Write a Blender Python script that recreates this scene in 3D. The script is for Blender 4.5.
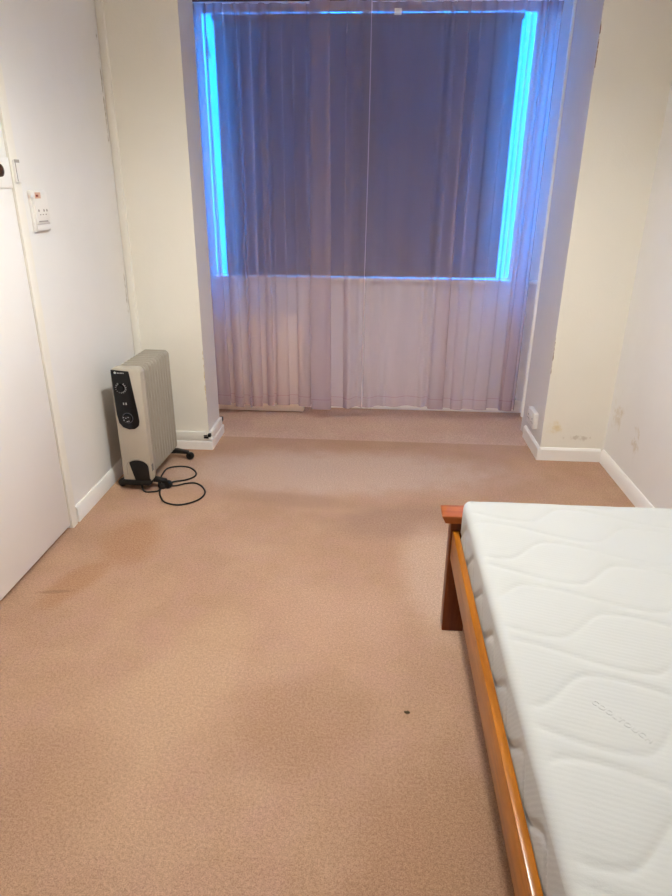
import bpy, bmesh, math, random
from mathutils import Vector, Matrix

for o in list(bpy.data.objects):
    bpy.data.objects.remove(o)
S = bpy.context.scene
C = S.collection
random.seed(7)

# ------------------------------------------------------------------ camera
F_PX = 628.0
cam = bpy.data.cameras.new('camera'); cam.sensor_fit = 'VERTICAL'; cam.sensor_height = 24.0
cam.lens = F_PX * 24.0 / 896.0; cam.clip_start = 0.02
co = bpy.data.objects.new('camera', cam); C.objects.link(co)
ax = Vector((0.99796017, 0.06320817, 0.00895693))
dn = Vector((0.0323203, -0.37924899, -0.92473001))
fw = Vector((-0.05505358, 0.92313321, -0.3805183))
m = Matrix.Identity(4)
for i in range(3):
    m[i][0] = ax[i]; m[i][1] = -dn[i]; m[i][2] = -fw[i]
m[0][3], m[1][3], m[2][3] = 0, 0, 1.35
co.matrix_world = m
S.camera = co

# ------------------------------------------------------------------ world, exposure
w = bpy.data.worlds.new('sky'); S.world = w; w.use_nodes = True
bg = w.node_tree.nodes['Background']
bg.inputs[0].default_value = (0.006, 0.27, 1.0, 1); bg.inputs[1].default_value = 46.0
S.view_settings.view_transform = 'Standard'; S.view_settings.look = 'None'
S.view_settings.gamma = 1.0; S.view_settings.use_curve_mapping = False
S.view_settings.exposure = 0.0
S.cycles.transparent_max_bounces = 32; S.cycles.max_bounces = 12; S.cycles.diffuse_bounces = 8
LAMP = (-0.05, 1.62, 2.03); LAMP_STRENGTH = 725.0; LAMP_COL = (1.0, 1.015, 0.96)

# ------------------------------------------------------------------ node helpers
class NT:
    def __init__(s, name):
        s.m = bpy.data.materials.new(name); s.m.use_nodes = True
        s.t = s.m.node_tree; s.t.nodes.clear()
        s.out = s.t.nodes.new('ShaderNodeOutputMaterial')
    def n(s, typ, ins=None, **kw):
        nd = s.t.nodes.new('ShaderNode' + typ)
        for k, v in kw.items(): setattr(nd, k, v)
        for k, v in (ins or {}).items(): s.set(nd.inputs[k], v)
        return nd
    def set(s, sock, v):
        if isinstance(v, bpy.types.NodeSocket): s.t.links.new(v, sock)
        elif isinstance(v, bpy.types.Node): s.t.links.new(v.outputs[0], sock)
        else:
            if isinstance(v, tuple) and len(v) == 3 and sock.type == 'RGBA': v = (*v, 1)
            sock.default_value = v
    def math(s, op, a, b=0.0, clamp=False):
        nd = s.t.nodes.new('ShaderNodeMath'); nd.operation = op; nd.use_clamp = clamp
        s.set(nd.inputs[0], a); s.set(nd.inputs[1], b); return nd.outputs[0]
    def mix(s, f, a, b):
        nd = s.t.nodes.new('ShaderNodeMix'); nd.data_type = 'RGBA'
        s.set(nd.inputs[0], f); s.set(nd.inputs[6], a); s.set(nd.inputs[7], b); return nd.outputs[2]
    def ramp(s, f, lo, hi):
        nd = s.t.nodes.new('ShaderNodeMapRange'); nd.interpolation_type = 'SMOOTHSTEP'
        s.set(nd.inputs[0], f); nd.inputs[1].default_value = lo; nd.inputs[2].default_value = hi; return nd.outputs[0]
    def co(s, loc=(0, 0, 0), rot=(0, 0, 0), scale=(1, 1, 1), kind='TEXTURE'):
        tc = s.t.nodes.new('ShaderNodeTexCoord')
        mp = s.t.nodes.new('ShaderNodeMapping'); mp.vector_type = kind
        s.t.links.new(tc.outputs['Object'], mp.inputs[0])
        mp.inputs[1].default_value = loc; mp.inputs[2].default_value = rot; mp.inputs[3].default_value = scale
        return mp.outputs[0]
    def noise(s, scale, detail=3.0, rough=0.5, vec=None, dist=0.0):
        nd = s.n('TexNoise', {'Scale': scale, 'Detail': detail, 'Roughness': rough, 'Distortion': dist})
        s.t.links.new(vec if vec is not None else s.co(), nd.inputs[0]); return nd.outputs[0]
    def blob(s, loc, size, rot=0.0):
        g = s.n('TexGradient', gradient_type='SPHERICAL')
        s.t.links.new(s.co(loc, (0, 0, rot), size), g.inputs[0]); return g.outputs[1] if False else g.outputs['Fac'] if 'Fac' in g.outputs else g.outputs[1]
    def bump(s, h, strength, dist=0.002):
        return s.n('Bump', {'Height': h, 'Strength': strength, 'Distance': dist}).outputs[0]
    def bsdf(s, col, rough=0.6, spec=0.4, normal=None, metal=0.0, coat=0.0):
        b = s.n('BsdfPrincipled', {'Base Color': col, 'Roughness': rough, 'Metallic': metal})
        b.inputs['Specular IOR Level'].default_value = spec
        b.inputs['Coat Weight'].default_value = coat; b.inputs['Coat Roughness'].default_value = 0.12
        if normal is not None: s.set(b.inputs['Normal'], normal)
        s.t.links.new(b.outputs[0], s.out.inputs[0]); return s.m

def plain(name, col, rough=0.5, spec=0.4, metal=0.0, coat=0.0, var=0.06, nscale=30):
    t = NT(name)
    dark = tuple(c * (1 - var) for c in col)
    c = t.mix(t.noise(nscale), dark, col)
    return t.bsdf(c, rough, spec, None, metal, coat)

M = {}
# painted plaster
def plaster(name, col, col2, seed, stains=None):
    t = NT(name)
    c = t.mix(t.ramp(t.noise(1.6, 4, .55, t.co((seed, seed * 2, 0))), .35, .7), col, col2)
    for (blobs, scol, thr) in (stains or []):
        f = None
        for (loc, size, nsc) in blobs:
            b = t.blob(loc, size)
            k = t.ramp(t.math('MULTIPLY', b, t.noise(nsc, 5, .65)), thr, thr + .16)
            f = k if f is None else t.math('MAXIMUM', f, k)
        c = t.mix(f, c, scol)
    h = t.math('ADD', t.noise(9, 5, .6), t.math('MULTIPLY', t.noise(160, 2), .25))
    return t.bsdf(c, .62, .35, t.bump(h, .30, .006))
WHITE = (0.79, 0.775, 0.755)
M['wall'] = plaster('white_wall_paint', WHITE, (0.76, 0.74, 0.715), 0,
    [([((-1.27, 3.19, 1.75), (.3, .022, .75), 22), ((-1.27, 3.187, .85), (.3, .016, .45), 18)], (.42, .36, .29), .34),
     ([((1.25, 3.1, .32), (.3, .30, .30), 14), ((1.25, 2.85, .25), (.3, .2, .25), 20)], (.66, .60, .51), .36)])
M['cream'] = plaster('cream_wall_paint', (0.79, 0.755, 0.67), (0.77, 0.73, 0.635), 3,
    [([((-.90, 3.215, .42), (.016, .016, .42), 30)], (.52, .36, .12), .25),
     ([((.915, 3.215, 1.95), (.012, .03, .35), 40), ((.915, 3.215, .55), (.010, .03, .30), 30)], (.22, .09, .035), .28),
     ([((.99, 3.2, .18), (.18, .1, .16), 9)], (.70, .60, .38), .36),
     ([((1.1, 3.2, .13), (.22, .1, .05), 30), ((1.24, 3.2, .10), (.03, .1, .06), 40)], (.60, .54, .45), .36)])
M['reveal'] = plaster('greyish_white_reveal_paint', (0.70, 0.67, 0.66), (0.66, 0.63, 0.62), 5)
M['ceil'] = plaster('ceiling_paint', (0.70, 0.68, 0.65), (0.68, 0.66, 0.63), 8)
M['gloss'] = plain('white_gloss_paint', (0.88, 0.86, 0.83), .35, .5, var=.05, nscale=8)
M['creamgloss'] = plain('yellowed_gloss_paint', (0.81, 0.775, 0.70), .4, .5, var=.05, nscale=8)
M['door'] = plain('white_door_paint', (0.90, 0.88, 0.86), .42, .45, var=.05, nscale=3)
M['dark'] = plain('dark_backing_paint', (0.015, 0.012, 0.01), .9, .1)
M['pvc'] = plain('white_window_plastic', (0.8, 0.8, 0.8), .3, .5)
M['plastic'] = plain('white_plastic', (0.80, 0.77, 0.74), .35, .5)
M['panelwhite'] = plain('white_panel_enamel', (0.93, 0.83, 0.71), .45, .45)
M['grey'] = plain('pale_grey_enamel', (0.47, 0.425, 0.35), .38, .5, var=.04)
M['fin'] = plain('grey_beige_fin_enamel', (0.37, 0.33, 0.275), .40, .5, var=.04)
M['black'] = plain('black_plastic', (0.008, 0.008, 0.008), .4, .3)
M['blackgloss'] = plain('black_glossy_panel', (0.004, 0.004, 0.005), .25, .3)
M['rubber'] = plain('black_rubber', (0.012, 0.011, 0.011), .6, .3)
M['print'] = plain('pale_grey_print', (0.55, 0.55, 0.55), .5)
M['printdim'] = plain('grey_print', (0.16, 0.16, 0.17), .5)
M['orange'] = plain('orange_neon_lens', (0.66, 0.42, 0.30), .4)
M['red'] = plain('dark_red_lens', (0.22, 0.03, 0.02), .3)
M['greymark'] = plain('grey_marking', (0.36, 0.33, 0.30), .6)
M['metal'] = plain('dull_metal', (0.30, 0.28, 0.26), .35, .5, 1.0)
M['brown'] = plain('brown_knob', (0.035, 0.014, 0.007), .3, .5)
M['pole'] = plain('dark_red_wood', (0.10, 0.035, 0.03), .4)
M['crumb'] = plain('brown_crumb', (0.08, 0.05, 0.02), .8)

def wood(name, a, b, axis, rough=.28, coat=.5):
    t = NT(name)
    sc = [9.0, 9.0, 9.0]; sc[axis] = .7
    v = t.co(scale=tuple(sc), kind='POINT')
    n1 = t.noise(3.0, 5, .6, v, .6)
    n2 = t.noise(16.0, 3, .6, v)
    f = t.math('ADD', t.math('MULTIPLY', n1, .75), t.math('MULTIPLY', n2, .25))
    c = t.mix(t.ramp(f, .32, .68), a, b)
    return t.bsdf(c, rough, .25, t.bump(n2, .08, .001), coat=coat)
M['rail'] = wood('orange_pine_lacquer', (0.23, 0.070, 0.005), (0.40, 0.135, 0.009), 1, .28, .12)
M['post'] = wood('red_brown_pine_lacquer', (0.10, 0.020, 0.004), (0.20, 0.048, 0.009), 2, .35, .05)
M['cap'] = wood('red_brown_cap_lacquer', (0.26, 0.065, 0.014), (0.42, 0.12, 0.026), 0, .35, .1)

# carpet
def carpet(name, a, b, cpink, alcove=False):
    t = NT(name)
    big = t.noise(2.6, 5, .62)
    mid = t.noise(7.0, 4, .6, t.co((3, 1, 0)))
    c = t.mix(t.ramp(big, .38, .64), a, b)
    c = t.mix(t.math('MULTIPLY', t.ramp(mid, .38, .70), .6), c, cpink)
    if not alcove:
        wob = t.math('ADD', .45, t.noise(9, 4, .6))
        for loc, size, rot, col, k in [
            ((-.98, 2.20, 0), (.17, .28, 1), .2, (.48, .265, .15), .65),
            ((-1.07, 1.90, 0), (.10, .26, 1), -.35, (.48, .265, .15), .65),
            ((-1.12, 1.83, 0), (.10, .016, 1), .15, (.33, .20, .13), .6),
            ((.15, 2.45, 0), (.45, .22, 1), .25, (.43, .275, .205), .75),
            ((.28, 2.05, 0), (.22, .55, 1), 0, (.64, .47, .37), .8),
            ((-.2, 2.95, 0), (1.3, .40, 1), .05, (.68, .52, .43), .8),  # lighter far carpet, colour raised further to make up for dimmer light
            ((-.35, 2.62, 0), (.5, .10, 1), -.1, (.46, .30, .22), .5),
            ((-.55, 1.35, 0), (.22, .7, 1), -.3, (.62, .43, .29), .7),
            ((-.1, 1.75, 0), (.35, .3, 1), -.3, (.62, .41, .30), .6),
            ((-.15, 1.30, 0), (.3, .25, 1), .4, (.46, .285, .185), .6),
            ((-.75, 1.05, 0), (.25, .3, 1), 0, (.47, .29, .19), .5),
            ((.2, .85, 0), (.35, .55, 1), 0, (.44, .265, .165), .75),
            ((-.2, .6, 0), (.3, .3, 1), 0, (.55, .37, .235), .5)]:
            f = t.math('MULTIPLY', t.ramp(t.math('MULTIPLY', t.blob(loc, size, rot), wob), .08, .6), k)
            c = t.mix(f, c, col)
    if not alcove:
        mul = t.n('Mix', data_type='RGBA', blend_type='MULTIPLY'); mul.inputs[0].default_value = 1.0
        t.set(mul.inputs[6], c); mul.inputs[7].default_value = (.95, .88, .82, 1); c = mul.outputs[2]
    pile = t.noise(330, 2, .7)
    pile2 = t.noise(130, 3, .7, t.co((5, 5, 5)))
    sp = t.math('ADD', t.math('MULTIPLY', pile, .6), t.math('MULTIPLY', pile2, .4))
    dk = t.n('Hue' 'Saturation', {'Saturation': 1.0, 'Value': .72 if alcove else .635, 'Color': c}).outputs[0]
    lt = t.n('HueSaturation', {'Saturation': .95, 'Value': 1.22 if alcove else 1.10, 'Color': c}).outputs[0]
    c = t.mix(t.ramp(sp, .34, .66), dk, lt)
    return t.bsdf(c, .95, .08, t.bump(sp, .75, .006))
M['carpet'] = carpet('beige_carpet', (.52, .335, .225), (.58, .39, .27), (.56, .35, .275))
M['carpet2'] = carpet('pinkish_carpet', (.56, .365, .265), (.60, .40, .295), (.57, .35, .27), True)  # pinkish piece, its colour lightened to offset the dimmer light in the alcove

# fabrics
t = NT('mauve_sheer_voile')
fib = t.noise(320, 2, .5, t.co(scale=(1, 1, .06), kind='POINT'))
c = t.mix(fib, (.64, .49, .53), (.72, .57, .60))
d = t.n('BsdfDiffuse', {0: c}); tr = t.n('BsdfTranslucent', {0: t.mix(.7, c, (.84, .84, .86))})
mx = t.n('MixShader', {0: .62, 1: d.outputs[0], 2: tr.outputs[0]})
tp = t.n('BsdfTransparent', {0: (.97, .93, .95, 1)})
mx2 = t.n('MixShader', {0: .46, 1: tp.outputs[0], 2: mx.outputs[0]})
t.t.links.new(mx2.outputs[0], t.out.inputs[0]); M['voile'] = t.m

t = NT('dark_mauve_blind_cloth')
c = t.mix(t.noise(400, 2), (.085, .062, .070), (.105, .078, .086))
M['blind'] = t.bsdf(c, .8, .2)

t = NT('clear_pane')
g = t.n('BsdfGlossy', {0: (1, 1, 1, 1), 1: .02}); tp = t.n('BsdfTransparent', {0: (.94, .96, .97, 1)})
mx = t.n('MixShader', {0: .06, 1: tp.outputs[0], 2: g.outputs[0]})
t.t.links.new(mx.outputs[0], t.out.inputs[0]); M['glass'] = t.m

t = NT('white_knit_ticking')
rib = t.n('TexWave', {'Scale': 42.0, 'Distortion': 1.6, 'Detail': 2.0, 'Detail Scale': 1.2}, bands_direction='DIAGONAL')
t.t.links.new(t.co(rot=(0, 0, .5)), rib.inputs[0])
h = t.math('ADD', t.math('MULTIPLY', rib.outputs['Fac'], .5), t.noise(420, 2))
c = t.mix(t.noise(4), (.475, .475, .46), (.50, .50, .485))
M['ticking'] = t.bsdf(c, .85, .15, t.bump(h, .16, .0014))
M['seam'] = plain('dark_mauve_stitching', (.30, .19, .24), .9, .1)
t = NT('pale_selvedge'); d = t.n('BsdfDiffuse', {0: (.72, .62, .66, 1)}); tr = t.n('BsdfTranslucent', {0: (.72, .62, .66, 1)})
mx = t.n('MixShader', {0: .4, 1: d.outputs[0], 2: tr.outputs[0]}); t.t.links.new(mx.outputs[0], t.out.inputs[0]); M['selvedge'] = t.m
t = NT('glowing_shade'); e = t.n('Emission', {0: (*LAMP_COL, 1), 1: LAMP_STRENGTH}); t.t.links.new(e.outputs[0], t.out.inputs[0]); M['shade'] = t.m

# ------------------------------------------------------------------ geometry helpers
def mesh_obj(name, bm, mat, parent=None, smooth=None):
    me = bpy.data.meshes.new(name); bm.to_mesh(me); bm.free()
    o = bpy.data.objects.new(name, me); C.objects.link(o)
    me.materials.append(mat if not isinstance(mat, str) else M[mat])
    if smooth is not None:
        me.polygons.foreach_set('use_smooth', [True] * len(me.polygons))
        me.set_sharp_from_angle(angle=math.radians(smooth))
    if parent is not None: o.parent = parent
    return o
def box_bm(x0, x1, y0, y1, z0, z1, bev=0.0, seg=2, bm=None):
    b = bmesh.new()
    bmesh.ops.create_cube(b, size=1)
    for v in b.verts:
        v.co = Vector(((x0 + x1) / 2 + v.co.x * (x1 - x0), (y0 + y1) / 2 + v.co.y * (y1 - y0), (z0 + z1) / 2 + v.co.z * (z1 - z0)))
    if bev: bmesh.ops.bevel(b, geom=b.edges[:], offset=bev, segments=seg, affect='EDGES', profile=.5)
    if bm is not None:
        me = bpy.data.meshes.new('tmp'); b.to_mesh(me); b.free(); bm.from_mesh(me); bpy.data.meshes.remove(me); return bm
    return b
def box(name, x0, x1, y0, y1, z0, z1, mat, parent=None, bev=0.0, seg=2):
    return mesh_obj(name, box_bm(x0, x1, y0, y1, z0, z1, bev, seg), mat, parent, 40 if bev else None)
def prism_bm(pts, axis, a, b, bev=0.0):
    """extrude closed 2-D outline along axis from a to b; pts in the other two axes in xyz order"""
    bm = bmesh.new()
    def mk(p, t):
        q = list(p); q.insert(axis, t); return bm.verts.new(q)
    A = [mk(p, a) for p in pts]; B = [mk(p, b) for p in pts]
    n = len(pts)
    bm.faces.new(A); bm.faces.new(B[::-1])
    for i in range(n): bm.faces.new((A[i], B[i], B[(i + 1) % n], A[(i + 1) % n]))
    bmesh.ops.recalc_face_normals(bm, faces=bm.faces[:])
    if bev: bmesh.ops.bevel(bm, geom=bm.edges[:], offset=bev, segments=2, affect='EDGES', profile=.5)
    return bm
def prism(name, pts, axis, a, b, mat, parent=None, bev=0.0):
    return mesh_obj(name, prism_bm(pts, axis, a, b, bev), mat, parent, 35)
def rrect(x0, x1, z0, z1, r, seg=5):
    out = []
    for cx, cz, a0 in ((x1 - r, z1 - r, 0), (x0 + r, z1 - r, 90), (x0 + r, z0 + r, 180), (x1 - r, z0 + r, 270)):
        for i in range(seg + 1):
            a = math.radians(a0 + 90 * i / seg); out.append((cx + r * math.cos(a), cz + r * math.sin(a)))
    return out
def tube_bm(pts, r, seg=8, closed=False):
    bm = bmesh.new(); P = [Vector(p) for p in pts]; n = len(P); rings = []
    up = Vector((0, 0, 1))
    for i in range(n):
        tg = (P[(i + 1) % n] - P[i - 1]) if closed else (P[min(i + 1, n - 1)] - P[max(i - 1, 0)])
        tg.normalize()
        u = up if abs(tg.dot(up)) < .95 else Vector((1, 0, 0))
        s = tg.cross(u).normalized(); q = s.cross(tg)
        rr = r[i] if isinstance(r, (list, tuple)) else r
        rings.append([bm.verts.new(P[i] + s * rr * math.cos(2 * math.pi * k / seg) + q * rr * math.sin(2 * math.pi * k / seg)) for k in range(seg)])
    for i in range(n if closed else n - 1):
        a, b = rings[i], rings[(i + 1) % n]
        for k in range(seg): bm.faces.new((a[k], a[(k + 1) % seg], b[(k + 1) % seg], b[k]))
    if not closed: bm.faces.new(rings[0]); bm.faces.new(rings[-1][::-1])
    bmesh.ops.recalc_face_normals(bm, faces=bm.faces[:])
    return bm
def tube(name, pts, r, mat, parent=None, seg=8, closed=False):
    return mesh_obj(name, tube_bm(pts, r, seg, closed), mat, parent, 45)
def spline(pts, n=8, closed=False):
    P = [Vector(p) for p in pts]; out = []; L = len(P)
    for i in range(L if closed else L - 1):
        if closed: p0, p1, p2, p3 = P[i - 1], P[i], P[(i + 1) % L], P[(i + 2) % L]
        else: p0, p1, p2, p3 = P[max(i - 1, 0)], P[i], P[i + 1], P[min(i + 2, L - 1)]
        for k in range(n):
            u = k / n
            out.append(.5 * ((2 * p1) + (p2 - p0) * u + (2 * p0 - 5 * p1 + 4 * p2 - p3) * u * u + (3 * p1 - p0 - 3 * p2 + p3) * u ** 3))
    if not closed: out.append(P[-1])
    return out
def lathe(name, prof, centre, axis, mat, parent=None, seg=20):
    """prof: (radius, distance along axis)"""
    bm = bmesh.new(); rings = []; A = Vector(axis).normalized()
    u = Vector((0, 0, 1)) if abs(A.z) < .9 else Vector((1, 0, 0))
    s = A.cross(u).normalized(); q = A.cross(s)
    for r, d in prof:
        rings.append([bm.verts.new(Vector(centre) + A * d + (s * math.cos(2 * math.pi * k / seg) + q * math.sin(2 * math.pi * k / seg)) * max(r, 1e-5)) for k in range(seg)])
    for a, b in zip(rings, rings[1:]):
        for k in range(seg): bm.faces.new((a[k], a[(k + 1) % seg], b[(k + 1) % seg], b[k]))
    bm.faces.new(rings[0]); bm.faces.new(rings[-1][::-1])
    bmesh.ops.recalc_face_normals(bm, faces=bm.faces[:])
    return mesh_obj(name, bm, mat, parent, 35)
def thing(name, label, cat, loc=(0, 0, 0), rotz=0.0, group=None):
    o = bpy.data.objects.new(name, None); C.objects.link(o); o.location = loc; o.rotation_euler = (0, 0, rotz)
    o.empty_display_size = .05
    tag(o, label, cat, group); return o
def tag(o, label, cat, group=None):
    o['label'] = label; o['category'] = cat
    if group: o['group'] = group
    return o
def struct(o, label=None):
    o['kind'] = 'structure'
    if label: o['label'] = label
    return o

# ------------------------------------------------------------------ room shell
XL, XR, YP, YB, H = -1.27, 1.25, 3.21, 4.0, 2.42
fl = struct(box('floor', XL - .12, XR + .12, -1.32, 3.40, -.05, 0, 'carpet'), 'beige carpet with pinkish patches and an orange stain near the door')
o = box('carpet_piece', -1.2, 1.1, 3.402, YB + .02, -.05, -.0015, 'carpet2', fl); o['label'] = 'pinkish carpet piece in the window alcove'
struct(box('ceiling', XL - .12, XR + .12, -1.32, YB + .032, H, H + .05, 'ceil'), 'plain white ceiling')

DY0, DY1, DZ = 1.46, 2.28, 1.98           # door opening in the left wall
bm = box_bm(XL - .12, XL, DY1, YP, 0, H)
box_bm(XL - .12, XL, -1.32, DY0, 0, H, bm=bm); box_bm(XL - .12, XL, DY0, DY1, DZ, H, bm=bm)
wl = struct(mesh_obj('wall_left', bm, 'wall'), 'white painted wall with the door and wall control')
box('dark_door_backing', XL - .12, XL - .10, DY0, DY1, 0, DZ, 'dark', wl)  # added unseen slab, blocks sky light; its dark colour makes the gap's shade
struct(box('wall_right', XR, XR + .12, -1.32, YP, 0, H, 'wall'), 'white painted wall beside the bed')
struct(box('wall_rear', XL, XR, -1.32, -1.2, 0, H, 'wall'), 'white wall behind the viewpoint')
bm = box_bm(XL - .12, -.90, YP, 3.46, 0, H); box_bm(XL - .12, -1.06, 3.46, YB, 0, H, bm=bm)
o = struct(mesh_obj('wall_pier_left', bm, 'cream'), 'cream chimney-like pier left of the window alcove')
bm = box_bm(.915, XR + .12, YP, 3.67, 0, H); box_bm(.985, XR + .12, 3.67, YB, 0, H, bm=bm)
o2 = struct(mesh_obj('wall_pier_right', bm, 'cream'), 'cream pier right of the window alcove with chipped edge')
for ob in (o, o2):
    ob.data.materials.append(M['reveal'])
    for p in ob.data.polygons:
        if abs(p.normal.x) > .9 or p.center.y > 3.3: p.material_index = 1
WX0, WX1, WZ0, WZ1 = -1.035, .845, .85, 2.262
bm = box_bm(-1.06, .985, YB, YB + .032, 0, WZ0); box_bm(-1.06, .985, YB, YB + .032, WZ1, H, bm=bm)
box_bm(-1.06, WX0, YB, YB + .032, WZ0, WZ1, bm=bm); box_bm(WX1, .985, YB, YB + .032, WZ0, WZ1, bm=bm)
M['coolwall'] = plaster('cool_white_wall_paint', (0.79, 0.78, 0.81), (0.77, 0.76, 0.79), 13)
struct(mesh_obj('wall_window', bm, 'coolwall'), 'white wall around and under the window')

M['render'] = plaster('sky_screen_grey', (.14, .14, .14), (.125, .125, .125), 11)  # wall added outside only to dim the low sky behind the blind's gaps
struct(box('added_sky_screen', -14, 14, 10.0, 10.3, -2.6, 3.6, 'render'), 'plain unseen wall added outside the window to dim the strips of sky')
# window
win = bpy.data.objects.new('window_1', None); C.objects.link(win); win.location = (0, YB + .01, WZ0)
struct(win, 'white framed window behind the dark blind')
def wpart(name, x0, x1, y0, y1, z0, z1, mat, bev=.004):
    o = box(name, x0, x1, y0, y1, z0, z1, mat, None, bev)
    o.parent = win; o.matrix_parent_inverse = Matrix.Translation(-Vector(win.location)); return o
fy0, fy1 = YB + .004, YB + .030
fr = .040
wpart('frame', WX0, WX0 + fr, fy0, fy1, WZ0 + .0, WZ1, 'pvc'); wpart('frame', WX1 - fr, WX1, fy0, fy1, WZ0, WZ1, 'pvc')
wpart('frame', WX0 + fr, WX1 - fr, fy0, fy1, WZ1 - .031, WZ1, 'pvc'); wpart('frame', WX0 + fr, WX1 - fr, fy0, fy1, WZ0, WZ0 + .012, 'pvc')
wpart('mullion', -.12, -.07, fy0, fy1, WZ0 + .012, WZ1 - .031, 'pvc')
wpart('casement_bar', WX0 + fr + .012, WX0 + fr + .020, fy0 + .002, fy1 - .010, WZ0 + .012, WZ1 - .031, 'pvc', .002)
wpart('casement_bar', WX1 - fr - .030, WX1 - fr - .022, fy0 + .002, fy1 - .010, WZ0 + .012, WZ1 - .031, 'pvc', .002)
for a, b in ((WX0 + fr, -.12), (-.07, WX1 - fr)):
    wpart('pane', a, b, fy1 - .008, fy1 - .004, WZ0 + .012, WZ1 - .031, 'glass', 0)
o = tube('window_handle', spline([(-.972, fy0 - .012, 2.11), (-.966, fy0 - .02, 2.06), (-.958, fy0 - .02, 2.02)], 4), .007, 'black', None, 8)
o.parent = win; o.matrix_parent_inverse = Matrix.Translation(-Vector(win.location))
wpart('window_sill', -1.055, .98, YB - .050, YB - .0005, WZ0 - .020, WZ0 + .002, 'gloss', .004)

# ------------------------------------------------------------------ baseboards and trims
def board(name, prof, axis, a, b, label, mat='gloss'):
    return struct(prism(name, prof, axis, a, b, mat, None), label)
sk = .072
board('baseboard_left', [(XL, 0), (XL + .015, 0), (XL + .015, sk - .012), (XL + .007, sk), (XL, sk)], 1, 2.335, YP - .0005, 'white skirting along the left wall behind the heater')
board('baseboard_left_near', [(XL, 0), (XL + .015, 0), (XL + .015, sk - .012), (XL + .007, sk), (XL, sk)], 1, -1.2, DY0 - .07, 'white skirting left of the door').name = 'baseboard_left_near'
board('baseboard_right', [(XR, 0), (XR - .015, 0), (XR - .015, sk - .010), (XR - .007, sk + .002), (XR, sk + .002)], 1, -1.2, YP - .015, 'white skirting along the right wall')
board('baseboard_pier_right', [(YP, 0), (YP - .015, 0), (YP - .015, sk - .010), (YP - .007, sk), (YP, sk)], 0, .9155, XR - .0155, 'white skirting across the right pier')
board('baseboard_reveal_right', [(.915, 0), (.90, 0), (.90, sk - .008), (.908, sk), (.915, sk)], 1, YP - .015, 3.55, 'short white skirting on the right reveal')
board('baseboard_window', [(YB, 0), (YB - .018, 0), (YB - .018, .068), (YB - .010, .08), (YB, .08)], 0, -1.06, .985, 'white skirting under the window')
b = board('baseboard_pier_left', [(YP, 0), (YP - .022, 0), (YP - .022, .046), (YP - .018, .050), (YP, .050)], 0, XL + .0155, -.8785, 'white skirting across the left pier')
board('baseboard_reveal_left', [(-.90, 0), (-.878, 0), (-.878, .046), (-.882, .050), (-.90, .050)], 1, YP + .0005, 3.47, 'white skirting on the left reveal')
tr = bpy.data.objects.new('trim_1', None); C.objects.link(tr); tr.location = (-1.0, YP, .05); struct(tr, 'white pipe boxing with black joints on the left pier skirting')
def tpart(o):
    o.parent = tr; o.matrix_parent_inverse = Matrix.Translation(-Vector(tr.location)); return o
tpart(box('boxing', XL + .015, -.905, YP - .017, YP, .0515, .102, 'creamgloss', None, .003))
tpart(box('boxing', -.90, -.882, YP + .006, 3.452, .0515, .102, 'gloss', None, .003))
tpart(box('black_joint', -.925, -.899, YP - .020, YP - .0172, .066, .078, 'black', None, .001))
tpart(box('black_joint', -.903, -.886, YP - .020, YP + .001, .074, .092, 'black', None, .003))
tpart(box('black_joint', -.925, -.905, YP - .020, YP - .0172, .080, .086, 'black', None, .001))
tpart(box('black_joint', -.899, -.880, 3.452, 3.475, .072, .098, 'black', None, .004))
tpart(box('white_end', -.898, -.872, YP - .022, YP + .004, .055, .073, 'gloss', None, .003))
struct(prism('trim_2', [(XL, YP), (XL + .002, YP - .006), (XL + .020, YP - .012), (XL + .036, YP - .010), (XL + .040, YP)], 2, .105, H, 'creamgloss'), 'cream painted corner strip between left wall and pier')
struct(prism('trim_3', rrect(.952, .985, 3.655, 3.69, .008, 3)[:0] or [(.915, 3.655), (.905, 3.66), (.905, 3.682), (.915, 3.69), (.94, 3.69), (.94, 3.672), (.915, 3.67)], 2, .085, H, 'gloss'), 'white vertical strip on the right reveal edge')
struct(box('trim_4', .89, .935, 3.93, 3.98, .081, .105, 'gloss', None, .004), 'white block on the skirting in the alcove corner')

# door
dr = bpy.data.objects.new('door_1', None); C.objects.link(dr); dr.location = (XL, (DY0 + DY1) / 2, 0); struct(dr, 'flat white painted door with brown knob')
def dpart(o):
    o.parent = dr; o.matrix_parent_inverse = Matrix.Translation(-Vector(dr.location)); return o
dpart(box('door_leaf', XL - .038, XL + .004, DY0 + .004, DY1 - .005, .017, DZ - .004, 'door', None, .003))
dpart(box('rim_lock', XL + .004, XL + .010, DY1 - .165, DY1 - .006, 1.345, 1.442, 'door', None, .004))
o = dpart(lathe('door_knob', [(.009, 0), (.009, .020), (.017, .024), (.021, .032), (.019, .041), (.010, .046), (0, .047)], (XL + .010, 2.142, 1.398), (1, 0, 0), 'brown'))
dpart(box('latch_keep', XL + .013, XL + .021, DY1 + .004, DY1 + .034, 1.362, 1.434, 'plastic', None, .002))
dpart(box('latch_slot', XL + .0205, XL + .0222, DY1 + .008, DY1 + .012, 1.366, 1.428, 'greymark'))
dpart(box('latch_slot', XL + .0205, XL + .0225, DY1 + .006, DY1 + .036, 1.426, 1.436, 'greymark'))
at = bpy.data.objects.new('trim_5', None); C.objects.link(at); at.location = (XL, DY1, 0); struct(at, 'white architrave around the door')
def apart(o):
    o.parent = at; o.matrix_parent_inverse = Matrix.Translation(-Vector(at.location)); return o
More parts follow.
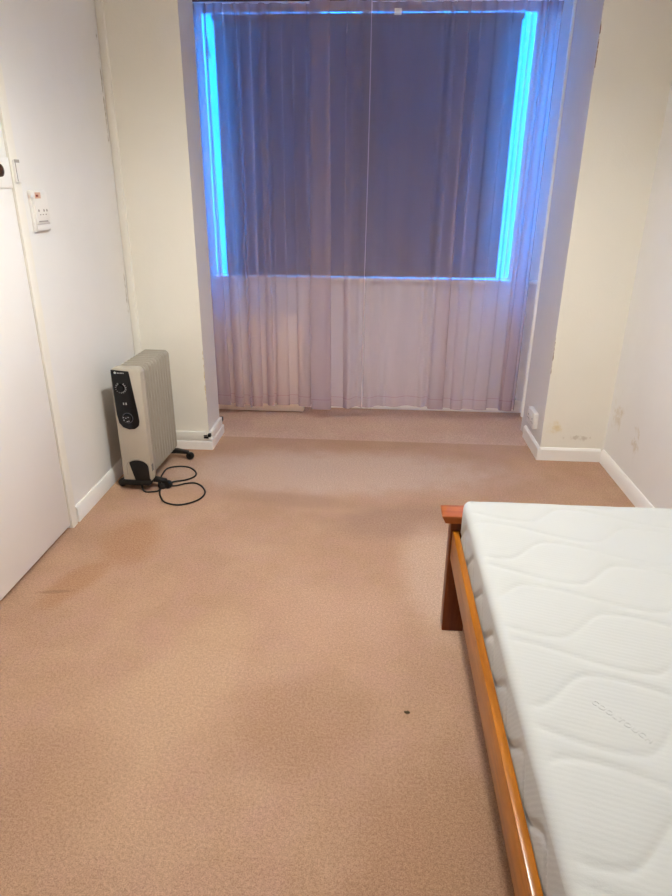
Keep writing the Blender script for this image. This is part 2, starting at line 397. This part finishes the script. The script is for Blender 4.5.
apart(prism('architrave', [(XL - .05, DY1), (XL + .008, DY1), (XL + .013, DY1 + .008), (XL + .013, DY1 + .045), (XL + .006, DY1 + .052), (XL, DY1 + .054), (XL, DY1 + .0005), (XL - .05, DY1 + .0005)][0:0] or [(XL, DY1), (XL + .010, DY1), (XL + .014, DY1 + .008), (XL + .012, DY1 + .044), (XL + .005, DY1 + .052), (XL, DY1 + .054)], 2, 0, DZ + .06, 'creamgloss'))
apart(prism('architrave', [(XL, DY0 - .06), (XL + .006, DY0 - .06), (XL + .013, DY0 - .05), (XL + .013, DY0 - .008), (XL + .008, DY0), (XL, DY0)], 2, 0, DZ + .06, 'creamgloss'))
apart(box('architrave', XL, XL + .013, DY0, DY1, DZ, DZ + .06, 'creamgloss', None, .003))

# ------------------------------------------------------------------ ceiling lamp (above the frame)
lp = thing('pendant_lamp', 'white drum-shaded pendant lamp hanging from the ceiling centre', 'lamp', (LAMP[0], LAMP[1], H))
def rel(o, p):
    o.parent = p; o.matrix_parent_inverse = Matrix.Translation(-Vector(p.location)); return o
rel(lathe('ceiling_rose', [(.045, 0), (.045, .012), (.02, .03), (.006, .034)], (LAMP[0], LAMP[1], H), (0, 0, -1), 'plastic'), lp)
rel(tube('flex', [(LAMP[0], LAMP[1], H - .03), (LAMP[0], LAMP[1], LAMP[2] + .055)], .004, 'plastic'), lp)
bm = bmesh.new(); bmesh.ops.create_uvsphere(bm, u_segments=24, v_segments=14, radius=.06)
bmesh.ops.translate(bm, verts=bm.verts[:], vec=LAMP); rel(mesh_obj('bulb', bm, 'shade', None, 60), lp)
t = NT('white_fabric_shade'); d = t.n('BsdfDiffuse', {0: (.80, .78, .74, 1)}); tr = t.n('BsdfTranslucent', {0: (.80, .78, .74, 1)})
mx = t.n('MixShader', {0: .55, 1: d.outputs[0], 2: tr.outputs[0]}); t.t.links.new(mx.outputs[0], t.out.inputs[0]); M['drum'] = t.m
bm = bmesh.new(); ra = []
for z in (LAMP[2] - .065, LAMP[2] + .14): ra.append([bm.verts.new((LAMP[0] + .165 * math.cos(math.pi * k / 20), LAMP[1] + .165 * math.sin(math.pi * k / 20), z)) for k in range(40)])
for k in range(40): bm.faces.new((ra[0][k], ra[0][(k + 1) % 40], ra[1][(k + 1) % 40], ra[1][k]))
rel(mesh_obj('drum_shade', bm, 'drum', None, 60), lp)
for k in range(3):
    a = 2 * math.pi * k / 3
    rel(tube('shade_spoke', [(LAMP[0], LAMP[1], LAMP[2] + .10), (LAMP[0] + .164 * math.cos(a), LAMP[1] + .164 * math.sin(a), LAMP[2] + .13)], .002, 'metal'), lp)

# ------------------------------------------------------------------ roller blind
bl = thing('roller_blind', 'dark mauve roller blind pulled down over the window', 'blind', (-.1, YB - .02, .868))
bx0, bx1, by = -.925, .727, YB - .020
bm = bmesh.new(); nx, nz = 40, 24; g = []
for j in range(nz + 1):
    row = []
    for i in range(nx + 1):
        u, v = i / nx, j / nz
        x = bx0 + (bx1 - bx0) * u; zl = .862 + .010 * u ** 2; z = zl + (2.200 - zl) * v
        y = by + .0035 * math.sin(u * 7) * (1 - v) + .002 * math.sin(u * 19 + 1) * (1 - v)
        row.append(bm.verts.new((x, y, z)))
    g.append(row)
for j in range(nz):
    for i in range(nx): bm.faces.new((g[j][i], g[j][i + 1], g[j + 1][i + 1], g[j + 1][i]))
bmesh.ops.solidify(bm, geom=bm.faces[:], thickness=.0012)
rel(mesh_obj('cloth', bm, 'blind', None, 60), bl)
rel(tube('roller_tube', [(bx0 - .01, by + .006, 2.208), (bx1 + .01, by + .006, 2.208)], .016, 'blind', None, 12), bl)
rel(prism('bottom_bar', [(bx0, .853), (bx1 - .5, .855), (bx1, .864), (bx1, .878), (bx1 - .5, .868), (bx0, .866)], 1, by - .006, by + .004, 'blind', None, .0015), bl)

# ------------------------------------------------------------------ curtain pole and curtains
pl = thing('curtain_pole', 'dark red curtain pole across the window alcove', 'curtain pole', (-.04, 3.75, 2.2345))
rel(tube('pole', [(-1.055, 3.75, 2.2345), (.98, 3.75, 2.2345)], .011, 'pole', None, 12), pl)
for x in (-1.05, .975): rel(lathe('end_socket', [(.02, 0), (.02, .01), (.014, .014)], (x - .010 if x < 0 else x + .010, 3.75, 2.2345), (1 if x < 0 else -1, 0, 0), 'metal'), pl)

def make_curtain(x0, x1, seed, label, ztop=2.218, zbot=.088, dens=11.0, side=0, edge=0, dy=0.0):
    """side: -1 / +1 = bunched towards that wall; edge: -1 / +1 = visible selvedge on that edge"""
    rnd = random.Random(seed)
    root = thing('sheer_curtain', label, 'curtain', ((x0 + x1) / 2, 3.75 + dy, zbot), 0, 'sheer curtains on the pole')
    W = x1 - x0
    bunch = lambda e: 0 if not side else max(0.0, 1 - ((e if side < 0 else 1 - e) * W) / .42)
    edges = [0.0]
    while edges[-1] < 1.0:
        b = bunch(min(edges[-1], 1.0))
        edges.append(edges[-1] + rnd.choice((.5, .7, 1.0, 1.3, 1.7)) * rnd.uniform(.85, 1.15) / dens / W * (1 - .45 * b))
    sc = 1.0 / edges[-1]; edges = [e * sc for e in edges]; nf = len(edges) - 1
    amp = [rnd.uniform(.3, 1.0) for _ in range(nf)]
    ov = [min(1.9, rnd.choice((.0, .15, .35, .6, .9)) + 1.0 * bunch(edges[k])) for k in range(nf)]
    drift = [rnd.uniform(-.016, .016) / W for _ in range(nf + 1)]
    NU, NV = nf * 20, 44
    def pt(s, v):          # s in fold units 0..nf, v 0 top .. 1 bottom
        k = min(int(s), nf - 1); u = s - k
        e0 = edges[k] + drift[k] * v * (0 < k); e1 = edges[k + 1] + drift[k + 1] * v * (k + 1 < nf)
        ph = 2 * math.pi * u
        am = amp[k] * math.sin(math.pi * u) ** .6 if 0 < u < 1 else 0
        x = x0 + W * (e0 + (e1 - e0) * u)
        grow = .35 + .65 * v ** .7
        x -= (e1 - e0) * W * .27 * ov[k] * math.sin(2 * ph) * (.6 + .4 * v)
        x = min(max(x, x0 - .004), x1 + .004)
        y = 3.75 + dy - .040 * am * math.sin(ph) * grow + .006 * math.sin(5.0 * v + k * 1.7) * v
        gat = max(0.0, 1 - v / .08)
        y += .006 * gat * math.sin(s * 2 * math.pi * 3.0 + k)
        zb = zbot + .006 * math.sin(s * 1.1) + .005 * math.sin(s * .5 + seed)
        return Vector((x, y, ztop + (zb - ztop) * v))
    def sheet(name, v0, v1, n, off, mat='voile', s0=0.0, s1=1.0):
        bm = bmesh.new(); G = []; nu = max(2, int(NU * (s1 - s0)))
        for j in range(n + 1):
            v = v0 + (v1 - v0) * j / n
            G.append([bm.verts.new(pt(nf * (s0 + (s1 - s0) * i / nu), v) + Vector((0, off, 0))) for i in range(nu + 1)])
        for j in range(n):
            for i in range(nu): bm.faces.new((G[j][i], G[j + 1][i], G[j + 1][i + 1], G[j][i + 1]))
        return rel(mesh_obj(name, bm, mat, None, 180), root)
    sheet('cloth', 0, 1, NV, 0)
    sheet('hem', .970, .9985, 2, -.0025)
    sheet('hem_seam', .969, .9705, 1, -.0032, 'seam')
    sheet('heading_tape', .0, .022, 2, -.0035); sheet('heading_tape', .002, .020, 2, .0035)
    if edge:
        xe = x0 + .001 if edge < 0 else x1 - .001
        pts = [(xe + .002 * math.sin(v * 6.0), 3.743 + dy + .004 * math.sin(v * 9.0), ztop + (zbot + .004 - ztop) * v) for v in [q / 40 for q in range(41)]]
        rel(tube('selvedge', pts, .0026, 'selvedge', None, 6), root)
    return root
make_curtain(-1.035, -.325, 3, 'sheer mauve curtain hanging furthest left, over the white boxed panel', dens=10.0, zbot=.080, side=-1, dy=.012)
make_curtain(-.372, -.064, 5, 'narrow sheer mauve curtain hanging in the middle of the window', dens=8.0, zbot=.090, edge=1, dy=-.035)
rc = make_curtain(-.062, .872, 12, 'sheer mauve curtain hanging on the right, ending beside the socket', dens=8.5, zbot=.093, side=1)
o = rel(box('pale_tag', .048, .083, 3.688, 3.692, 2.150, 2.178, 'plastic', None, .001), rc); o['label'] = 'small pale square tag at the heading'

# ------------------------------------------------------------------ panel under the window, pipes
pn = thing('panel_heater', 'plain white boxed panel behind the left curtain, standing on the carpet', 'panel heater', (-.73, 3.90, 0))
rel(box('body', -1.03, -.445, 3.865, 3.978, .004, .628, 'panelwhite', None, .006), pn)
rel(box('top_cover', -1.032, -.443, 3.862, 3.979, .6285, .634, 'panelwhite', None, .002), pn)
rel(box('front_plate', -1.02, -.455, 3.8605, 3.8648, .03, .612, 'panelwhite', None, .002), pn)
tag(tube('wall_pipe', [(.21, 3.955, .078), (.207, 3.955, .46)], .006, 'gloss'), 'thin white pipe rising behind the right curtain', 'pipe')

# ------------------------------------------------------------------ socket and wall control
sc = thing('wall_socket', 'white double socket low on the right reveal', 'socket', (.915, 3.39, .18))
rel(box('back_box', .893, .915, 3.315, 3.46, .135, .222, 'plastic', None, .004), sc)
rel(box('face_plate', .888, .8935, 3.313, 3.462, .133, .224, 'plastic', None, .003), sc)
for y in (3.345, 3.43):
    rel(box('rocker', .8855, .8885, y - .008, y + .008, .195, .213, 'plastic', None, .001), sc)
    for dy, z, w_, h_ in ((0, .184, .003, .008), (-.011, .163, .006, .003), (.011, .163, .006, .003)):
        rel(box('pin_hole', .8874, .8884, y + dy - w_, y + dy + w_, z - h_ / 2, z + h_ / 2, 'black'), sc)
ct = thing('wall_control', 'white wall control with orange indicator beside the door', 'wall switch', (XL, 2.43, 1.265))
rel(box('back_plate', XL, XL + .012, 2.375, 2.487, 1.195, 1.338, 'plastic', None, .003), ct)
rel(box('cover', XL + .012, XL + .020, 2.381, 2.481, 1.222, 1.333, 'plastic', None, .003), ct)
rel(box('side_cap', XL + .012, XL + .019, 2.366, 2.3805, 1.312, 1.336, 'plastic', None, .002), ct)
o = rel(box('indicator', XL + .020, XL + .0225, 2.389, 2.428, 1.310, 1.331, 'orange', None, .001), ct)
rel(box('indicator_lens', XL + .0226, XL + .024, 2.391, 2.408, 1.316, 1.323, 'red', None, .0005), ct)
for y in (2.402, 2.44, 2.462): rel(lathe('symbol', [(.005, 0), (.004, .0012)], (XL + .020, y, 1.268), (1, 0, 0), 'greymark', None, 10), ct)
for y in (2.410, 2.430, 2.452): rel(box('symbol', XL + .020, XL + .0208, y - .004, y + .004, 1.252, 1.256, 'greymark'), ct)
rel(box('slot', XL + .020, XL + .0212, 2.392, 2.458, 1.228, 1.2325, 'greymark'), ct)
rel(box('lower_lip', XL + .012, XL + .017, 2.381, 2.483, 1.198, 1.219, 'plastic', None, .002), ct)

# ------------------------------------------------------------------ oil-filled heater
ht = thing('oil_heater', 'grey oil-filled radiator on castors standing by the left wall', 'heater', (-1.105, 2.655, 0), math.radians(-1.5))
def hp(o, p=None):
    o.parent = p or ht; return o
W2 = .069
hz0, hz1 = .056, .606
# control housing, rounded outline seen from the front, extruded backwards
house = [(-W2, hz0), (W2, hz0), (W2, hz1 - .020), (W2 - .006, hz1 - .006), (W2 - .018, hz1), (-W2 + .018, hz1), (-W2 + .006, hz1 - .006), (-W2, hz1 - .02)]
hp(prism('control_housing', house, 1, 0, .046, 'grey', None, .004))
hp(prism('housing_edge', [(-W2 + .004, hz0 + .004), (W2 - .001, hz0 + .004), (W2 - .001, hz1 - .022), (W2 - .016, hz1 - .004), (-W2 + .018, hz1 - .004), (-W2 + .004, hz1 - .022)], 1, .046, .058, 'fin', None, .002))
X = lambda f: -W2 + 2 * W2 * f
Z = lambda f: hz0 + (hz1 - hz0) * f
pan = [(X(.03), Z(.985)), (X(.62), Z(.975)), (X(.70), Z(.80)), (X(.78), Z(.62)), (X(.80), Z(.545)), (X(.76), Z(.505)), (X(.62), Z(.478)), (X(.42), Z(.472)), (X(.22), Z(.490)), (X(.10), Z(.53)), (X(.055), Z(.60))]
cp = hp(prism('control_panel', pan, 1, -.004, .0005, 'blackgloss', None, .0012))
cp['label'] = 'glossy black control panel'
def ring(name, cx, cz, r, a0, a1, mat, th=.0016, y=-.0046, par=None):
    pts = [(cx + r * math.cos(math.radians(a0 + (a1 - a0) * i / 24)), y, cz + r * math.sin(math.radians(a0 + (a1 - a0) * i / 24))) for i in range(25)]
    return hp(tube(name, pts, th, mat, None, 6), par)
hp(lathe('dial_knob', [(.019, 0), (.019, .006), (.016, .012), (.014, .0125)], (X(.31), -.004, Z(.835)), (0, -1, 0), 'blackgloss'), cp)
for i in range(13):
    a = math.radians(125 + 290 * i / 12); r0, r1 = .0225, .0265
    hp(tube('dial_mark', [(X(.31) + r0 * math.cos(a), -.0042, Z(.835) + r0 * math.sin(a)), (X(.31) + r1 * math.cos(a), -.0042, Z(.835) + r1 * math.sin(a))], .0012, 'print', None, 4), cp)
ring('dial_ring', X(.31), Z(.835), .0205, 118, 422, 'print', .0010, -.0044, cp)
hp(lathe('dial_knob', [(.021, 0), (.021, .007), (.017, .013), (.015, .0135)], (X(.42), -.004, Z(.575)), (0, -1, 0), 'blackgloss'), cp)
ring('dial_ring', X(.42), Z(.575), .024, 0, 360, 'printdim', .0009, -.0044, cp)
for dx, dz in ((-.014, .006), (-.013, -.006), (.002, -.012), (.010, -.010), (-.003, .004), (.008, .008)):
    hp(box('dial_mark', X(.42) + dx - .0022, X(.42) + dx + .0022, -.0185, -.0172, Z(.575) + dz - .0014, Z(.575) + dz + .0014, 'print'), cp)
for dx in (-.006, .006): hp(box('indicator', X(.38) + dx - .0022, X(.38) + dx + .0022, -.0052, -.0038, Z(.70) - .005, Z(.70) + .005, 'print'), cp)
hp(lathe('logo_dot', [(.0055, 0), (.005, .0012)], (X(.17), -.004, Z(.962)), (0, -1, 0), 'print', None, 12), cp)
for i, wd in enumerate((.004, .003, .004, .003, .003)):
    x = X(.24) + i * .0068; hp(box('logo_letter', x, x + wd, -.0050, -.0038, Z(.957), Z(.964), 'print'), cp)
# dark arched vent with pale rim
arch = [(X(.42), Z(.002)), (X(.32), Z(.10)), (X(.26), Z(.165))]
for i in range(1, 12):
    a = math.radians(150 - 150 * i / 11); arch.append((X(.56) + .050 * math.cos(a), Z(.135) + .030 * math.sin(a)))
arch += [(X(.955), Z(.08)), (X(.97), Z(.002))]
hp(prism('lower_vent', arch, 1, -.003, .0005, 'black', None, .001))
pts = []
for i in range(17):
    a = math.radians(175 - 175 * i / 16); pts.append((X(.56) + .054 * math.cos(a), -.0015, Z(.125) + .040 * math.sin(a)))
pts = [(X(.17), -.0015, Z(.05))] + pts + [(X(.965), -.0015, Z(.02))]
hp(tube('vent_rim', spline(pts, 2), .0030, 'fin', None, 6))
hp(box('side_label', W2 - .0005, W2 + .0008, .012, .034, .10, .135, 'printdim'))
# fins
NF, PITCH, Y0 = 10, .0345, .066
fme = None
for i in range(NF):
    y = Y0 + i * PITCH
    if fme is None:
        prof = rrect(-W2 + .001, W2 - .001, hz0 + .012, hz1 - .006, .022, 5)
        bm = bmesh.new(); layers = []
        for d, ins in ((0.0, .020), (.002, .006), (.0035, .001), (.006, 0), (.010, .001), (.024, .0075), (.028, .012), (.030, .022)):
            sx = (W2 - ins) / W2; zc = (hz0 + hz1) / 2; sz = ((hz1 - hz0) / 2 - ins) / ((hz1 - hz0) / 2)
            layers.append([bm.verts.new((px * sx, d, zc + (pz - zc) * sz)) for px, pz in prof])
        n = len(prof)
        for a, b in zip(layers, layers[1:]):
            for k in range(n): bm.faces.new((a[k], a[(k + 1) % n], b[(k + 1) % n], b[k]))
        bm.faces.new(layers[0]); bm.faces.new(layers[-1][::-1]); bmesh.ops.recalc_face_normals(bm, faces=bm.faces[:])
        f = hp(mesh_obj('fin', bm, 'fin', None, 50)); fme = f.data
    else:
        f = bpy.data.objects.new('fin', fme); C.objects.link(f); hp(f)
    f.location = (0, y, 0)
ye = Y0 + NF * PITCH
hp(tube('oil_tube', [(0, .05, hz1 - .06), (0, ye - .01, hz1 - .06)], .014, 'fin', None, 10))
hp(tube('oil_tube', [(0, .05, hz0 + .06), (0, ye - .01, hz0 + .06)], .014, 'fin', None, 10))
# feet with castors
for yy in (.045, ye - .012):
    ft = hp(prism('foot', [(-.098, .034), (.125, .034), (.120, .046), (.06, .058), (-.06, .058), (-.094, .046)], 1, yy - .014, yy + .014, 'black', None, .003))
    for s in (-1, 1):
        hp(lathe('castor', [(.006, -.014), (.018, -.012), (.0205, -.004), (.0205, .004), (.018, .012), (.006, .014)], (.128 if s > 0 else -.098, yy, .0205), (.35, 1, 0), 'black', None, 18), ft)
hp(prism('front_skid', [(-.078, .030), (.05, .030), (.066, .04), (.066, .056), (-.078, .056)], 1, -.006, .03, 'black', None, .004))
# cable and plug (floor positions converted to heater space)
inv = (Matrix.Translation(ht.location) @ Matrix.Rotation(ht.rotation_euler[2], 4, 'Z')).inverted()
def L(pts, z=.0045): return [inv @ Vector((p[0], p[1], p[2] if len(p) > 2 else z)) for p in pts]
c1 = [(-1.085, 2.70, .05), (-1.095, 2.672, .02), (-1.075, 2.643), (-1.039, 2.640), (-1.008, 2.662, .006), (-1.035, 2.76, .012), (-1.052, 2.846), (-1.047, 2.914), (-0.998, 2.942), (-0.94, 2.934), (-0.892, 2.882), (-0.882, 2.828), (-0.915, 2.783), (-0.962, 2.750, .009), (-1.00, 2.70, .013),
      (-1.003, 2.650), (-0.979, 2.59), (-0.941, 2.538), (-0.88, 2.517), (-0.828, 2.539), (-0.79, 2.587), (-0.784, 2.653), (-0.817, 2.719), (-0.861, 2.752), (-0.903, 2.743), (-0.945, 2.715), (-0.975, 2.700, .012)]
cb = hp(tube('power_cable', spline(L(c1), 8), .0042, 'rubber', None, 8)); cb['label'] = 'black cable looped on the carpet'
pg = hp(mesh_obj('plug', bmesh.new(), 'rubber', None))
bm = prism_bm([(-.020, -.024), (.020, -.024), (.024, -.006), (.016, .020), (.007, .030), (-.007, .030), (-.016, .020), (-.024, -.006)], 2, .002, .030, .004)
bmesh.ops.transform(bm, matrix=inv @ Matrix.Translation((-1.000, 2.700, 0)) @ Matrix.Rotation(math.radians(-60), 4, 'Z'), verts=bm.verts[:])
bm.to_mesh(pg.data); bm.free(); pg.data.polygons.foreach_set('use_smooth', [False] * len(pg.data.polygons))
for dx, dy in ((-.008, -.009), (.008, -.009), (0, .008)):
    b = box_bm(dx - .003, dx + .003, dy - .002, dy + .002, .028, .046, .0006)
    bmesh.ops.transform(b, matrix=inv @ Matrix.Translation((-1.000, 2.700, 0)) @ Matrix.Rotation(math.radians(-60), 4, 'Z'), verts=b.verts[:])
    hp(mesh_obj('plug_pin', b, 'metal', None), pg)

# ------------------------------------------------------------------ bed frame
bd = thing('bed_frame', 'orange-brown lacquered pine single bed frame against the right wall', 'bed', (.75, .75, 0))
BX0, BX1, BY0, BY1 = .254, 1.225, -.245, 1.787
def post(x, y, top):
    p = rel(box('post', x, x + .070, y, y + .050, 0, top - .026, 'post', None, .003), bd)
    c = mesh_obj('post_cap', prism_bm([(x - .018, top - .026), (x + .088, top - .026), (x + .096, top - .004), (x + .092, top), (x - .026, top), (x - .030, top - .004)], 1, y - .014, y + .062, .002), 'cap', None, 40)
    c.parent = p; c.matrix_parent_inverse = Matrix.Translation(-Vector(bd.location)) if False else Matrix.Identity(4)
    return p
for x in (BX0, BX1 - .07):
    post(x, BY1 - .070, .436)
    post(x, BY0, .80)
rel(box('side_rail', .260, .2795, BY0 + .0705, BY1 - .0705, .278, .381, 'rail', None, .0035), bd)
rel(box('side_rail', BX1 - .0315, BX1 - .012, BY0 + .0705, BY1 - .0705, .278, .381, 'rail', None, .0035), bd)
rel(box('foot_rail', BX0 + .0705, BX1 - .0705, BY1 - .050, BY1 - .022, .23, .400, 'cap', None, .0035), bd)
rel(box('head_rail', BX0 + .0705, BX1 - .0705, BY0 + .022, BY0 + .050, .28, .40, 'cap', None, .0035), bd)
rel(box('head_rail', BX0 + .0705, BX1 - .0705, BY0 + .022, BY0 + .050, .66, .76, 'cap', None, .0035), bd)
for x in (.280, BX1 - .0475): rel(box('slat_bearer', x, x + .016, BY0 + .0705, BY1 - .0705, .285, .309, 'rail', None), bd)
sm = None
for i in range(13):
    if sm is None:
        s = rel(box('slat', .281, BX1 - .033, -.035, .035, .3095, .326, 'rail', None), bd); sm = s.data; base = s
    else:
        s = bpy.data.objects.new('slat', sm); C.objects.link(s); rel(s, bd)
    s.location = (0, -.10 + i * .142, 0)

# ------------------------------------------------------------------ mattress: dense quilted grid
MX0, MX1, MY0, MY1, MZ0, MZ1 = .2815, 1.190, -.170, 1.704, .3265, .497
mt = thing('mattress', 'white quilted knit mattress lying on the pine bed frame', 'mattress', ((MX0 + MX1) / 2, (MY0 + MY1) / 2, MZ0))
def skew(u):                       # steep left flank, long right tail (breaking wave)
    u = u % 1.0
    return (.5 - .5 * math.cos(math.pi * u / .30)) if u < .30 else (.5 + .5 * math.cos(math.pi * (u - .30) / .70))
PER, GAP = .40, .098
def quilt(x, y):
    best = 9
    k0 = int(math.floor((y - MY0) / GAP))
    for k in range(k0 - 2, k0 + 3):
        yl = MY0 + k * GAP + .085 * skew(x / PER + .38 * k + .05) - .02
        sl = .6
        best = min(best, abs(y - yl) * sl)
    d = best
    return -.0026 * math.exp(-(d / .0042) ** 2) + .0022 * min(1, d / .03)
R_ = .022
bm = bmesh.new()
# profile ring parametrised: cross-section arcs along x and y edges by superellipse-like inset mapping
NX, NY = 150, 300
def edge(t, a, b):                 # maps 0..1 to coordinate and downwards drop factor
    return a + (b - a) * t
def top_pt(i, j):
    x = MX0 + (MX1 - MX0) * i / NX; y = MY0 + (MY1 - MY0) * j / NY
    return x, y
G = []
def rounddrop(d):                  # distance from the side -> drop of the surface
    if d >= R_: return 0.0
    return R_ - math.sqrt(max(0.0, R_ * R_ - (R_ - d) ** 2))
def warp(tv, n, a, b):             # denser sampling near sides
    if tv <= 5: return a + R_ * (1 - math.cos(math.pi / 2 * tv / 5))
    if tv >= n - 5: return b - R_ * (1 - math.cos(math.pi / 2 * (n - tv) / 5))
    return a + R_ + (b - a - 2 * R_) * (tv - 5) / (n - 10)
for j in range(NY + 1):
    row = []
    for i in range(NX + 1):
        x = warp(i, NX, MX0, MX1); y = warp(j, NY, MY0, MY1)
        dx = min(x - MX0, MX1 - x); dy = min(y - MY0, MY1 - y)
        drop = max(rounddrop(dx), rounddrop(dy))
        if dx < R_ and dy < R_:
            q = math.hypot(R_ - dx, R_ - dy)
            if q > R_:             # pull the corner in
                s = R_ / q
                cx = MX0 + R_ if x < (MX0 + MX1) / 2 else MX1 - R_; cy = MY0 + R_ if y < (MY0 + MY1) / 2 else MY1 - R_
                x = cx + (x - cx) * s; y = cy + (y - cy) * s; q = R_
            drop = R_ - math.sqrt(max(0, R_ * R_ - q * q))
        fade = min(1.0, max(0.0, min(dx, dy) - .004) / .03)
        z = MZ1 - drop + quilt(x, y) * fade + .0015 * math.sin(x * 9 + 1) * math.sin(y * 7) * fade
        row.append(bm.verts.new((x, y, z)))
    G.append(row)
for j in range(NY):
    for i in range(NX): bm.faces.new((G[j][i], G[j][i + 1], G[j + 1][i + 1], G[j + 1][i]))
rel(mesh_obj('quilted_top', bm, 'ticking', None, 180), mt)
# side border with scalloped quilting, ring of vertical strips
loop = [G[0][i].co.copy() if False else None for i in range(0)]
bm = bmesh.new(); per = []
def ringpts():
    out = []
    n1, n2 = 120, 300
    def seg(ax, ay, bx, by, n, nx_, ny_):
        for k in range(n): out.append((ax + (bx - ax) * k / n, ay + (by - ay) * k / n, nx_, ny_))
    r = R_
    def arc(cx, cy, a0):
        for k in range(6):
            a = math.radians(a0 + 90 * k / 6); out.append((cx + r * math.cos(a), cy + r * math.sin(a), math.cos(a), math.sin(a)))
    seg(MX0 + r, MY0, MX1 - r, MY0, n1, 0, -1); arc(MX1 - r, MY0 + r, -90)
    seg(MX1, MY0 + r, MX1, MY1 - r, n2, 1, 0); arc(MX1 - r, MY1 - r, 0)
    seg(MX1 - r, MY1, MX0 + r, MY1, n1, 0, 1); arc(MX0 + r, MY1 - r, 90)
    seg(MX0, MY1 - r, MX0, MY0 + r, n2, -1, 0); arc(MX0 + r, MY0 + r, 180)
    return out
RP = ringpts(); rows = []; NZ = 18
for j in range(NZ + 1):
    v = j / NZ; z = MZ0 + (MZ1 - R_ - MZ0) * v
    row = []
    for (x, y, a, b_) in RP:
        s = (y if abs(a) > abs(b_) else x)
        ph = (s / .155) % 1.0
        line = .30 + .50 * skew(ph)
        d = abs(v - line) * .13
        dv = .0
        q = (-.0055 * math.exp(-(d / .009) ** 2) + .002) * math.sin(math.pi * min(1, max(0, v)))
        bulge = 0.0
        row.append(bm.verts.new((x + a * min(q, .0008 if a < 0 else .003), y + b_ * min(q, .001), z)))
    rows.append(row)
n = len(RP)
for j in range(NZ):
    for k in range(n): bm.faces.new((rows[j][k], rows[j][(k + 1) % n], rows[j + 1][(k + 1) % n], rows[j + 1][k]))
bm.faces.new(rows[0][::-1])
rel(mesh_obj('border', bm, 'ticking', None, 60), mt)
# embossed word
cu = bpy.data.curves.new('lettering', 'FONT'); cu.body = 'COOLTOUCH'; cu.size = .016; cu.extrude = .0004; cu.bevel_depth = .0003; cu.space_character = 1.15; cu.align_x = 'CENTER'
tmp = bpy.data.objects.new('lettering', cu); C.objects.link(tmp)
dg = bpy.context.evaluated_depsgraph_get(); me = bpy.data.meshes.new_from_object(tmp.evaluated_get(dg))
bpy.data.objects.remove(tmp)
lt = bpy.data.objects.new('embossed_lettering', me); C.objects.link(lt); me.materials.clear(); me.materials.append(M['ticking'])
mw = Matrix.Translation((.447, .857, 0)) @ Matrix.Rotation(math.radians(-50), 4, 'Z')
for v in me.vertices:
    q = mw @ v.co; v.co = Vector((q.x, q.y, MZ1 + quilt(q.x, q.y) + .0015 * math.sin(q.x * 9 + 1) * math.sin(q.y * 7) + v.co.z))
rel(lt, mt); lt['label'] = 'faint embossed word in the quilting'

# ------------------------------------------------------------------ crumb
bm = bmesh.new(); bmesh.ops.create_icosphere(bm, subdivisions=2, radius=.006)
for v in bm.verts: v.co = Vector((v.co.x * 1.5 + .125, v.co.y * .8 + 1.351, v.co.z * .45 + .003 + .001 * math.sin(v.co.x * 900)))
tag(mesh_obj('crumb', bm, 'crumb', None, 60), 'tiny brown crumb on the carpet beside the bed', 'crumb')
